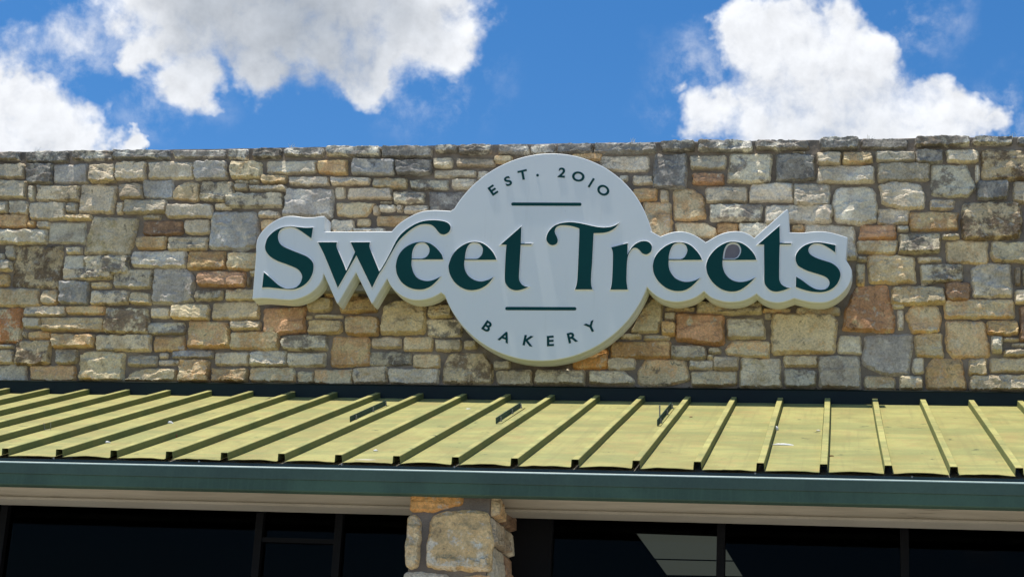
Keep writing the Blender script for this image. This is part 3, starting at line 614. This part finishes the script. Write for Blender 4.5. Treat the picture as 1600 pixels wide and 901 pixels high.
def xg(u, v=850): return at(u, v, Y_GL).x
z_hd = at(1080, 812.5, Y_GL).z
zlim = .14
def storefront(xa, xb, mull, lab, rail=None, jamb=0):
    t = thing('storefront_window', lab, 'window', ((xa+xb)/2, Y_GL, zlim), 'dark storefront glazing either side of the pier')
    box('head_rail', (xa, Y_GL-.06, z_hd), (xb, Y_GL+.06, 3.73), 'frame', t); box('sill_rail', (xa, Y_GL-.06, zlim), (xb, Y_GL+.06, zlim+.25), 'frame', t)
    xs = [xa]+sorted(mull)+[xb]
    for u in mull: box('mullion', (u-.028, Y_GL-.058, zlim+.25), (u+.028, Y_GL+.058, z_hd), 'frame', t)
    if jamb: box('jamb', (xa, Y_GL-.059, zlim+.25), (xa+jamb, Y_GL+.057, z_hd), 'frame', t)
    if rail: box('transom_rail', (rail[0]+.028, Y_GL-.05, rail[2]-.012), (rail[1]-.028, Y_GL+.05, rail[2]+.02), 'frame', t)
    for a, b in zip(xs[:-1], xs[1:]): box('pane', (a+.02, Y_GL-.004, zlim+.24), (b-.02, Y_GL+.004, z_hd+.01), 'glass', t)
xr = at(808, 850, Y_GL).x; ml = [xg(1127), xg(1413)]; dm = ml[1]-ml[0]
storefront(xr-.2, X1, ml+[ml[1]+dm, ml[1]+2*dm], 'dark glazing right of the stone pier with the ceiling light showing through', jamb=xg(864)-xr+.2)
storefront(X0, xp0+.15, [xg(5), xg(406), xg(530), xg(5)-dm*1.2], 'dark glazing left of the stone pier with a narrow railed light', rail=(xg(406), xg(530), at(470, 846, Y_GL).z))
# ceiling light seen through the right hand glazing
zc = Vector((0, 0, 3.735)); up_ = Vector((0, 0, 1))
cl = [on_plane(u, v, zc, up_) for u, v in ((995, 833), (1122, 837.5), (1160, 899), (1042, 897))]
mid0 = cl[0].lerp(cl[3], .60); mid1 = cl[1].lerp(cl[2], .60)
t = thing('ceiling_light', 'pale two panel ceiling light seen through the dark glass right of the pier', 'ceiling light', sum(cl, Vector())/4)
def slab(name, q, z0, z1, mat):
    part(name, [(p.x, p.y, z0) for p in q]+[(p.x, p.y, z1) for p in q], [(0,1,2,3), (7,6,5,4), (0,4,5,1), (1,5,6,2), (2,6,7,3), (3,7,4,0)], mat, t)
slab('lens', [cl[0], cl[1], mid1.lerp(cl[1], .07), mid0.lerp(cl[0], .07)], 3.7325, 3.735, 'light')
slab('lens', [mid0, mid1, cl[2], cl[3]], 3.7325, 3.735, 'light')
slab('frame', [p+(p-t.location)*.03 for p in cl], 3.7355, 3.7395, 'frame')

# ------------------------------------------------------------------ the sign
YF, YB = -.270, -.070            # front of the sign and its back, which stands a little off the stones on rails
sign = thing('shop_sign', 'white cutout cabinet sign with round middle and raised dark green lettering on the stone wall', 'sign', tuple(at(857, 403, YF)))
def W2(c, y=YF): return [(lambda p: (p.x, p.z))(at(u, v, y)) for u, v in c]
def ccw(c): c = clean(c); return c if area(c) > 0 else c[::-1]
def cw(c): return ccw(c)[::-1]
# circle through the traced rim
CP = [at(u, v, YF) for u, v in ((857.8, 238), (704, 329), (692, 472), (849.8, 566.4), (1011, 448.5), (983.6, 302), (757.7, 518.4), (916, 558))]
cx = sum(p.x for p in CP)/8; czz = sum(p.z for p in CP)/8; rad = 1
for _ in range(200):
    ds = [math.hypot(p.x-cx, p.z-czz) for p in CP]; rad = sum(ds)/8
    cx += .3*sum((1-rad/d)*(p.x-cx) for p, d in zip(CP, ds))/8*2; czz += .3*sum((1-rad/d)*(p.z-czz) for p, d in zip(CP, ds))/8*2
def arc(pa, pb):                  # world arc from pixel a to pixel b, counter clockwise in the photograph means falling angle here
    a = at(*pa, YF); b = at(*pb, YF); t0 = math.atan2(a.z-czz, a.x-cx); t1 = math.atan2(b.z-czz, b.x-cx)
    while t1 < t0: t1 += 2*math.pi
    n = int((t1-t0)/.035); return [(cx+rad*math.cos(t0+(t1-t0)*k/n), czz+rad*math.sin(t0+(t1-t0)*k/n)) for k in range(1, n)]
lowL = contour([[(401,376),(399.8,386),(399.5,400),(397,430),(394,467)], [(394,467),(410,466),(425,466.8),(446,468.5),(460,468),(475,463.5),(487,456.5),(497,447),(503,437),(505.7,428)], [(505.7,428),(525.5,472.5)], [(525.5,472.5),(527,474),(529,472.5)], [(529,472.5),(556,425.8)], [(556,425.8),(579.5,472.5)], [(579.5,472.5),(581,474),(583,472.5)], [(583,472.5),(604.8,435.5)], [(604.8,435.5),(610,446),(619,456),(630,463.5),(642,468),(654,469),(666,467.5),(678,463.5),(689,457.2)]])+[(689,457.2)]
lowR = contour([[(1011,448.5),(1020,458),(1032,466),(1045,470.5),(1060,471.8),(1075,469),(1088,464),(1100,455)], [(1100,455),(1110,464),(1122,469),(1135,471.8),(1150,471.7),(1162,469.5),(1173,465),(1182,459)], [(1182,459),(1190,465.5),(1200,470.5),(1213,473),(1226,471.5),(1241,466)], [(1241,466),(1252,469),(1266,472),(1280,473),(1292,471.8),(1304,467),(1315,459),(1324,449),(1329.5,438),(1331.5,428),(1330,419),(1322,405)], [(1322,405),(1325,372.5)], [(1325,372.5),(1324.2,370.6),(1322,369.6)], [(1322,369.6),(1310,366),(1298,362.8),(1285,361),(1270,361.5),(1259,362.6),(1250,363)], [(1250,363),(1233,362.5)], [(1233,362.5),(1231.8,330)], [(1231.8,330),(1230.8,327),(1228.6,326.8)], [(1228.6,326.8),(1178.5,371)], [(1178.5,371),(1170,365.5),(1160,361.8),(1149,360.8),(1135,362.5),(1122,367),(1102.7,378)], [(1102.7,378),(1092,370.5),(1080,364.5),(1068,361.5),(1060,361.2),(1048,363),(1032,368.8)], [(1032,368.8),(1016.5,360.5)]])+[(1016.5,360.5)]
topL = contour([[(704,329.2),(690,328.2),(675,328),(660,330),(646,335),(632,343),(620,352),(612,361)], [(612,361),(506.5,361.5)], [(506.5,361.5),(507.3,339)], [(507.3,339),(507,337.4),(505,337.2)], [(505,337.2),(499,337.6),(490,339),(475,339),(460,337.2),(447,337.5),(435,341.5),(423,348.5),(412,358),(405,367),(401,376)]])
OUT = W2(lowL)+arc((689,457.2), (1011,448.5))+W2(lowR)+arc((1016.5,360.5), (704,329.2))+W2(topL)
OUT = ccw(OUT)
def strip_body(outl, yf, yb, bev, name, mat):
    ins = offset(outl, -bev); V, F = prism([ins], yf, yf)                       # flat face
    F = [f for f in F if len(f) == 3]
    n = len(outl); o = len(V)
    V += [(x, yf, z) for x, z in ins]+[(x, yf+bev*.3, z) for x, z in offset(outl, -bev*.3)]+[(x, yf+bev, z) for x, z in outl]+[(x, yb, z) for x, z in outl]
    for r in range(3): F += [(o+r*n+i, o+(r+1)*n+i, o+(r+1)*n+(i+1) % n, o+r*n+(i+1) % n) for i in range(n)]
    return part(name, V, F, mat, sign)
HOLE4 = contour([[(1129.5,405.7),(1130,399),(1132,390),(1136,383),(1142,380),(1149,379.8),(1155,383),(1158.2,390),(1157.2,397),(1153,403),(1148,405.7)], [(1148,405.7),(1129.5,405.7)]])
strip_body(OUT, YF, YF+.110, .014, 'cabinet', 'white')
strip_body(ccw(offset(OUT, .006)), YF+.108, YB, .006, 'back_pan', 'white')
for u0_, u1_, v_ in ((430, 1300, 385), (430, 1300, 440)):
    a_ = at(u0_, v_, YF); b_ = at(u1_, v_, YF); z_ = (a_.z+b_.z)/2; box('mounting_rail', (a_.x, YB-.002, z_-.03), (b_.x, .03, z_+.03), 'steel', sign)
LET = {
'S': ([[(489.8,356),(480,356.5),(470,355.8),(460,354.6),(453,354.3),(440,356.5),(428,363),(419,372.3),(415.5,382),(415,388),(417.5,395),(424,402.2),(435,408.5),(450,414),(464,420),(470,425.5),(472.8,432),(472,438),(469,444),(463,449.5),(454,451.5),(445,450.5),(435,445),(425,436),(413,425.8)], [(413,425.8),(410.4,449.7)], [(410.4,449.7),(420,449.5),(430,450.5),(445,452),(455,452.7),(464,451.5),(475,446.5),(483,439),(488.5,429),(490.5,420),(490,412),(486,406),(478.5,400.5),(460,393),(446,387),(439,382),(435.5,375),(435.5,367),(439,360),(446,356.3),(454,355.2),(462,356.6),(470,361),(480,368),(487.2,373.2)], [(487.2,373.2),(489.8,356)]], None),
'w': ([[(497.5,379),(527,379)], [(527,379),(526.5,386),(530,395),(538,414),(541.5,424)], [(541.5,424),(555.4,394.5)], [(555.4,394.5),(552,386.5),(548.5,379)], [(548.5,379),(578.5,379)], [(578.5,379),(578,386),(581,395),(588.5,413.5),(593,424.5)], [(593,424.5),(597.5,418.5),(608,400),(618,380),(624,370.5),(630,364),(640,356.2),(652,349.5),(662,346.2),(673,344.8),(685,345),(696,347),(702,350.5),(704.5,355.5),(703,361.5),(699,365.5),(694,367.2),(689,366),(685,362.5),(680,356.2),(674,352),(665,350.8),(655,352.5),(644,358.5),(632,368.5),(623,378),(615,391),(600,417.5),(592.5,429),(582,450)], [(582,450),(557.5,399.5)], [(557.5,399.5),(528.5,450)], [(528.5,450),(508,400),(497.5,379)]], None),
'e1': ([[(693,405.9),(691,399),(686,392),(680,386),(672,380.8),(663,378.7),(654,379),(645,381.2),(635,386.5),(627,394),(621.5,404),(619.3,414),(619.2,419),(621,429),(627,440),(635,447),(645,451.5),(654,452.8),(664,452),(674,447.5),(683,439.5),(689,432.5)], [(689,432.5),(680,437),(670,439.5),(660,438.2),(652,434),(646.5,426),(643.7,416),(643.5,411),(644,406.2)], [(644,406.2),(693,405.9)]], [[(644,404.8),(644.5,396),(647,388),(651.5,382),(658,379.7),(664,380.2),(669,384),(671.8,390),(670.5,397),(666,402.5),(660,404.8)], [(660,404.8),(644,404.8)]]),
'e2': ([[(776,406.5),(774.5,402),(770,394),(763,386.5),(754,380.5),(744,378.3),(734,379.3),(724,383.5),(714,391),(706.5,401),(702,413),(701.5,420),(704,430),(711,441.5),(721,449.5),(732,453.5),(743,453.5),(753,450.5),(763,444),(771.5,433.5)], [(771.5,433.5),(763,437.8),(752,440.2),(742,438),(733,432),(727.5,423.5),(725.8,415),(726,410),(726.5,406.8)], [(726.5,406.8),(776,406.5)]], [[(726.8,405.2),(728,395),(731,386),(736,380.8),(742,379.6),(749,381.2),(754,386.5),(755,392),(753,399),(748,404),(744,405.2)], [(744,405.2),(726.8,405.2)]]),
't1': ([[(815,354.5),(782.5,383)], [(782.5,383),(791.8,383)], [(791.8,383),(790.5,400),(789.5,420),(789.2,437),(791.5,445),(797,451),(805,454),(813,453.5),(821,451),(826.5,448.5)], [(826.5,448.5),(821,447.8),(816,445),(812.5,440),(811.3,433),(812.2,415),(814,383.2)], [(814,383.2),(830.5,383)], [(830.5,383),(831.5,381.2)], [(831.5,381.2),(814.2,381.2)], [(814.2,381.2),(815,354.5)]], None),
'T': ([[(967,349),(962,352.5),(955,355),(947,356),(938,355.8),(928,354.2),(916,351.5),(904,349),(892,347.8),(882,348.5),(873,350.5),(865,354.5),(858,362),(854.5,370),(854.5,376),(857.5,381),(862.5,383.7),(867.5,383),(871,380),(871.8,375),(870,370),(867.5,364.5),(867.5,360),(870.5,355),(877,352.8),(886,352.8),(896,354.5),(905.5,357.5)], [(905.5,357.5),(905.5,370),(904,405),(903.2,423),(901.9,441.8),(898.8,452.7)], [(898.8,452.7),(926,452.7)], [(926,452.7),(924,445),(924,431),(925.5,410),(927.5,370),(928,365)], [(928,365),(938,364.8),(946,364),(954,361.5),(961,357),(965,352.5),(967,349)]], None),
'r': ([[(955.5,387.2),(981,380.5)], [(981,380.5),(980.5,399)], [(980.5,399),(984,392.8),(988,386.6),(994,381.3),(1001,378),(1008,377.2),(1014,379),(1018,383.5),(1018.8,388.5),(1017,394),(1012.5,397.5),(1008,398),(1003.5,396),(1000,392),(996,388.8),(992,387.8),(988,389.4),(984.5,393.8),(981.7,400),(980,410),(979.2,430),(979.3,441.8),(981.1,453)], [(981.1,453),(954,453)], [(954,453),(956.3,441.8),(957.5,420),(958,400),(957.5,393),(955.5,387.2)]], None),
'e3': ([[(1097,406.7),(1094,400),(1088,392),(1080,384.5),(1072,380.5),(1062,378.8),(1052,379.8),(1042,384),(1032,391.5),(1024.5,401),(1020.8,412),(1020.5,420),(1022.5,429),(1029,440),(1039,449),(1050,454),(1060,455.3),(1070,454),(1080,448.5),(1088,441),(1094,434.7)], [(1094,434.7),(1086,438.5),(1076,440.8),(1066,440),(1056,435.5),(1049,427.5),(1045.5,419),(1044.8,412),(1045,407)], [(1045,407),(1097,406.7)]], [[(1045,405.5),(1045.5,399),(1048,390),(1052.5,383),(1059,380),(1066,380.2),(1072,384.5),(1074.2,391),(1073,397),(1069,403),(1064,405.5)], [(1064,405.5),(1045,405.5)]]),
'e4': ([[(1182,406.7),(1179,399),(1173,391),(1165,384),(1156,379.5),(1146,378.1),(1137,379.1),(1127,383.5),(1117,391),(1108.5,401.5),(1104.2,412),(1103.8,419),(1106,429),(1112.5,440),(1122,449),(1133,454.5),(1144,456),(1154,454.5),(1164,449),(1173,441.5),(1179.8,434.3)], [(1179.8,434.3),(1170,438.8),(1159,441),(1149,440),(1140,435.5),(1133,427.5),(1129.8,419),(1129,412),(1129.2,407)], [(1129.2,407),(1182,406.7)]], [[(1129.5,405.5),(1130,399),(1132,390),(1136,383),(1142,380),(1149,379.8),(1155,383),(1158.2,390),(1157.2,397),(1153,403),(1148,405.5)], [(1148,405.5),(1129.5,405.5)]]),
't2': ([[(1218,353.5),(1184.5,382.5)], [(1184.5,382.5),(1194,382.8)], [(1194,382.8),(1194,400),(1194.2,420),(1194.4,440),(1197.5,448),(1204,454),(1212,456.2),(1221,455),(1230,452),(1234.5,450)], [(1234.5,450),(1229,449.2),(1222,445.5),(1218.5,440),(1217.5,432),(1217.8,400),(1218.3,382.5)], [(1218.3,382.5),(1236,382.2)], [(1236,382.2),(1236.5,380.3)], [(1236.5,380.3),(1218.5,380.3)], [(1218.5,380.3),(1218,353.5)]], None),
's': ([[(1305.2,383.5),(1295,381.5),(1285,379.8),(1275,379.3),(1265,381),(1255,385.5),(1247.5,392.5),(1243.5,400),(1243.3,407),(1246,414),(1250,417.8),(1260,423),(1272,427),(1285,431),(1293,435.5),(1296.2,442),(1294.5,448),(1290,452),(1282,453.3),(1273,451.5),(1264,446.5),(1254,439),(1244,432.5)], [(1244,432.5),(1243.5,448.7)], [(1243.5,448.7),(1252,452),(1265,455.5),(1278,457),(1290,456),(1301,451),(1309,442.5),(1313,432),(1312,424),(1307,417),(1299,411.5),(1290,408.5),(1277,404.2),(1268,399.5),(1263.5,394),(1264,387.5),(1269,382.6),(1276,381),(1285,382.6),(1295,388),(1305,395)], [(1305,395),(1305.2,383.5)]], None)}
for key, (outer, hole) in LET.items():
    cs = [ccw(W2(contour(outer)))]
    if hole: cs.append(cw(W2(contour(hole))))
    V, F = prism([offset(c, .0025) for c in cs], YF-.0145, YF-.0145); F = [f for f in F if len(f) == 3]      # white acrylic block with a bevelled edge
    for c in cs:
        o = len(V); n = len(c); V += [(x, YF-.0145, z) for x, z in offset(c, .0025)]+[(x, YF-.003, z) for x, z in offset(c, .0145)]+[(x, YF+.002, z) for x, z in offset(c, .0148)]
        for r in range(2): F += [(o+r*n+i, o+(r+1)*n+i, o+(r+1)*n+(i+1) % n, o+r*n+(i+1) % n) for i in range(n)]
    rimo = part('letter', V, F, 'acrylic', sign)
    V, F = prism(cs, YF-.0165, YF-.0135); part('letter_face', V, F, 'letter', rimo)
h4 = ccw(W2(HOLE4)); V, F = prism([offset(h4, -.026)], YF-.002, YF); o = part('counter_opening', V, F, 'hole', sign); o['label'] = 'dark grey opening where the fourth e has lost its counter'
def bar(u0, u1, v, r):
    a = at(u0+r, v, YF); b = at(u1-r, v+.4, YF); rr = (at(u0, v-r, YF)-at(u0, v, YF)).length; c = []
    d = Vector((b.x-a.x, b.z-a.z)).normalized(); nn = Vector((-d.y, d.x))
    for k in range(9): t_ = -math.pi/2+math.pi*k/8; p = Vector((b.x, b.z))+d*rr*math.cos(t_)+nn*rr*math.sin(t_); c.append((p.x, p.y))
    for k in range(9): t_ = math.pi/2+math.pi*k/8; p = Vector((a.x, a.z))+d*rr*math.cos(t_)+nn*rr*math.sin(t_); c.append((p.x, p.y))
    V, F = prism([ccw(c)], YF-.004, YF+.001); part('bar', V, F, 'letter', sign)
bar(799, 908.5, 318.9, 2.4); bar(789.5, 900.5, 481.8, 2.5)
# small lettering along the two arcs
dg = bpy.context.evaluated_depsgraph_get
SMALL = [('E',770.3,297.2,36),('S',793.8,283.1,24),('T',817,273.4,13),('2',878,269.8,-7),('O',903.6,276,-17),('I',923.8,285.8,-29),('O',942.7,297.4,-36),
         ('B',761.6,509.8,-32),('A',788.8,526,-21),('K',826,532.2,-9),('E',860,532.4,4),('R',894.3,526.8,15),('Y',923,510.6,27)]
tmp = []
for ch, u, v, a in SMALL:
    cu = bpy.data.curves.new('txt', 'FONT'); cu.body = ch; cu.size = .135; cu.offset = .0034; cu.resolution_u = 6; cu.extrude = .002; cu.fill_mode = 'BOTH'
    o = bpy.data.objects.new('txt', cu); col.objects.link(o); tmp.append((o, ch, u, v, a))
bpy.context.view_layer.update(); dgv = dg()
for o, ch, u, v, a in tmp:
    me = bpy.data.meshes.new_from_object(o.evaluated_get(dgv)); bpy.data.objects.remove(o)
    xs = [q.co.x for q in me.vertices]; ys = [q.co.y for q in me.vertices]; mxx, mny, H_ = (min(xs)+max(xs))/2, (min(ys)+max(ys))/2, max(ys)-min(ys)
    k = .095/H_; kx = k*(1.18 if ch == 'O' else 1.08 if ch != 'I' else 1)
    ca, sa = math.cos(R_(a)), math.sin(R_(a))
    for q in me.vertices:
        x = (q.co.x-mxx)*kx; y = (q.co.y-mny)*k; q.co = (x*ca-y*sa, -q.co.z, x*sa+y*ca)
    p = at(u, v, YF); me.materials.clear(); link('small_letter', me, 'letter', sign, Vector((p.x, YF-.002, p.z))-sign.location)
p = at(840, 274, YF); V, F = prism([[(p.x+.0125*math.cos(k*.5236), p.z+.0125*math.sin(k*.5236)) for k in range(12)]], YF-.004, YF+.001); part('full_stop', V, F, 'letter', sign)

# ------------------------------------------------------------------ things lying on the roof
P0 = rp(0, 0, 0)
def roofpt(u, v, h=0.0): return on_plane(u, v, P0+nr*h, nr)
def bracket(pa, pb, h, lab, flange, bolt=False):
    a, b = roofpt(*pa), roofpt(*pb); b = Vector((a.x+(b.x-a.x), b.y, b.z)); t = thing('roof_bracket', lab, 'bracket', tuple(a), 'angle brackets left on the roof pans')
    d = (b-a).normalized(); sdv = d.cross(nr).normalized(); w = .004
    q = []
    for e in (a, b):
        for s_, hh in ((0, .003), (w, .003), (w, h), (0, h)): q.append(e+sdv*s_+nr*hh)
    part('fin', q, [(3,2,1,0), (4,5,6,7), (0,1,5,4), (1,2,6,5), (2,3,7,6), (3,0,4,7)], 'fascia', t)
    q = []
    for e in (a, b):
        for s_, hh in ((w, .002), (flange, .002), (flange, .006), (w, .006)): q.append(e+sdv*s_+nr*hh)
    part('foot', q, [(3,2,1,0), (4,5,6,7), (0,1,5,4), (1,2,6,5), (2,3,7,6), (3,0,4,7)], 'roof', t)
    for k in (.12, .58, .95):
        c = a.lerp(b, k)+sdv*(w+.012); q = []
        for z_, r_ in ((0.006, .011), (.016, .011), (.017, .006), (.042, .006)):
            for n_ in range(8): q.append(c+sdv*(r_*math.cos(n_*.7854))+d*(r_*math.sin(n_*.7854))+nr*z_)
        part('bolt', q, [(r_*8+n_, r_*8+(n_+1) % 8, (r_+1)*8+(n_+1) % 8, (r_+1)*8+n_) for r_ in range(3) for n_ in range(8)]+[tuple(range(24, 32))], 'steel', t)
    if bolt:
        c = a.lerp(b, .22)-sdv*.004; q = []
        for z_ in (.03, .135):
            for n_ in range(6): q.append(c+sdv*(.006*math.cos(n_*1.0472))+d*(.006*math.sin(n_*1.0472))+nr*z_)
        part('rod', q, [(n_, (n_+1) % 6, 6+(n_+1) % 6, 6+n_) for n_ in range(6)]+[tuple(range(6, 12))], 'steel', t)
bracket((546.5, 659.5), (603, 633.5), .050, 'green angle bracket on the roof, leftmost of three', .03)
bracket((774.5, 662), (813, 637), .050, 'green angle bracket with pale foot on the roof, middle of three', .045)
bracket((1026.5, 665.5), (1048.5, 637.5), .052, 'green angle bracket with an upright bolt on the roof, rightmost of three', .03, True)
def chunk(name, u, v, L_, Wd, H_, mat, lab, cat, ang=0, n=9, group=None):
    p = roofpt(u, v); q = [Vector((0, 0, 0))]; rs = random.Random(int(u*10)); ax = (Vector((math.cos(ang), 0, 0))+sl_*math.sin(ang)).normalized(); ay = nr.cross(ax)
    V = []; F = []
    for r, (k, hh) in enumerate(((1, .001), (1.0, .3), (.72, .8), (.3, 1))):
        for i in range(n):
            a = 6.283*i/n; jt = rs.uniform(.75, 1.2); V.append(p+ax*(L_*.5*k*math.cos(a)*jt)+ay*(Wd*.5*k*math.sin(a)*jt)+nr*(H_*hh*rs.uniform(.8, 1.1)+.001))
    for r in range(3): F += [(r*n+i, r*n+(i+1) % n, (r+1)*n+(i+1) % n, (r+1)*n+i) for i in range(n)]
    F.append(tuple(range(3*n, 4*n))); o = part(name, V, F, mat, None, True); return tag(o, lab, cat, group)
chunk('white_scrap', 262, 661, .09, .035, .018, 'scrap', 'curled white scrap beside a rib on the left of the roof', 'litter', .5)
chunk('white_scrap', 167, 691.5, .05, .03, .014, 'scrap', 'small white scrap near the left eave beside a rib', 'litter', .4)
chunk('white_scrap', 219, 649.5, .03, .02, .012, 'scrap', 'tiny white crumb high on the left roof beside a rib', 'litter')
chunk('dry_leaf', 270.5, 683, .07, .05, .035, 'leaf', 'crumpled brown leaf against a rib on the left of the roof', 'leaf', .3)
chunk('pebble', 333, 691, .035, .03, .022, 'patch', 'small grey pebble beside a rib below the brown leaf', 'pebble', .2)
chunk('white_scrap', 498, 693, .038, .022, .015, 'scrap', 'white crumb below the leftmost bracket beside a rib', 'litter', .3)
chunk('white_scrap', 587, 704.5, .034, .02, .012, 'scrap', 'white crumb near the grey deposit at the eave', 'litter', .3)
chunk('white_scrap', 732, 638.5, .045, .03, .004, 'scrap', 'flat white scrap on the pan left of the middle bracket', 'litter', .1)
chunk('plastic_strip', 1222, 695, .155, .022, .012, 'scrap', 'long thin white plastic strip lying across a right hand pan', 'litter', .02, 14)
chunk('pebble', 1213.5, 671.5, .03, .026, .03, 'scrap', 'white pebble beside a rib above the plastic strip', 'pebble')
chunk('twig', 1298, 712.5, .05, .008, .008, 'leaf', 'short dark twig near the eave at the vertical rib', 'twig', .3)
chunk('dry_leaf', 1079.5, 651.3, .030, .014, .006, 'leaf', 'small dark leaf scrap on the pan right of the bolted bracket', 'leaf')
chunk('lime_deposit', 572, 718.5, .165, .05, .006, 'patch', 'rough grey lime deposit on the eave of a pan', 'stain', .0, 16)
chunk('white_scrap', 1278.5, 673, .035, .04, .01, 'patch', 'pale blistered flake left of the vertical rib', 'litter', .9)
# bent wire clip near the left edge
p = roofpt(74, 671.5); V = []; F = []
wire = [p+Vector((-.028, 0, 0))+nr*.055, p+Vector((-.024, 0, 0))+nr*.004, p+Vector((.028, 0, 0))+nr*.006, p+Vector((.030, 0, 0))+nr*.06]
for q in wire:
    for k in range(5): V.append(q+Vector((.0028*math.cos(k*1.2566), .0028*math.sin(k*1.2566), 0))+nr*.0015*math.sin(k))
for r in range(3): F += [(r*5+k, r*5+(k+1) % 5, (r+1)*5+(k+1) % 5, (r+1)*5+k) for k in range(5)]
tag(part('wire_clip', V, F, 'steel', None), 'bent wire clip standing beside a rib at the left edge of the roof', 'clip')
# dry wisps growing on the coping
for u, lab in ((58, 'dry grass wisp on the wall top at far left'), (172, 'dry grass wisp on the wall top over the joint left of the sign'), (226, 'dry grass wisp on the wall top under the small cloud puff'), (456, 'dry grass wisp on the wall top above the sign\'s first letter'), (987, 'dry grass wisp on the wall top right of the sign\'s round middle'), (1361, 'dry grass wisp on the wall top below the right hand cloud'), (1585, 'dry grass wisp on the wall top at far right')):
    b = at(u, 236-u*.0156+1, .05); V = []; F = []
    for k in range(7):
        o = len(V); x = b.x+random.uniform(-.035, .035); h_ = random.uniform(.02, .045); lx, ly = random.uniform(-.03, .03), random.uniform(-.02, .02); w = .0022; y = b.y+random.uniform(-.01, .02)
        for s in range(4):
            t_ = s/3; cxp = x+lx*t_*t_; V += [(cxp-w*(1-t_*.8), y+ly*t_, b.z-.02+h_*t_+.02*t_), (cxp+w*(1-t_*.8), y+ly*t_, b.z-.02+h_*t_+.02*t_), (cxp, y+ly*t_+w, b.z-.02+h_*t_+.02*t_)]
        for s in range(3):
            for q in range(3): F.append((o+s*3+q, o+s*3+(q+1) % 3, o+(s+1)*3+(q+1) % 3, o+(s+1)*3+q))
    tag(part('grass_tuft', V, F, 'grass', None), lab, 'grass', 'dry grass wisps on the wall top')
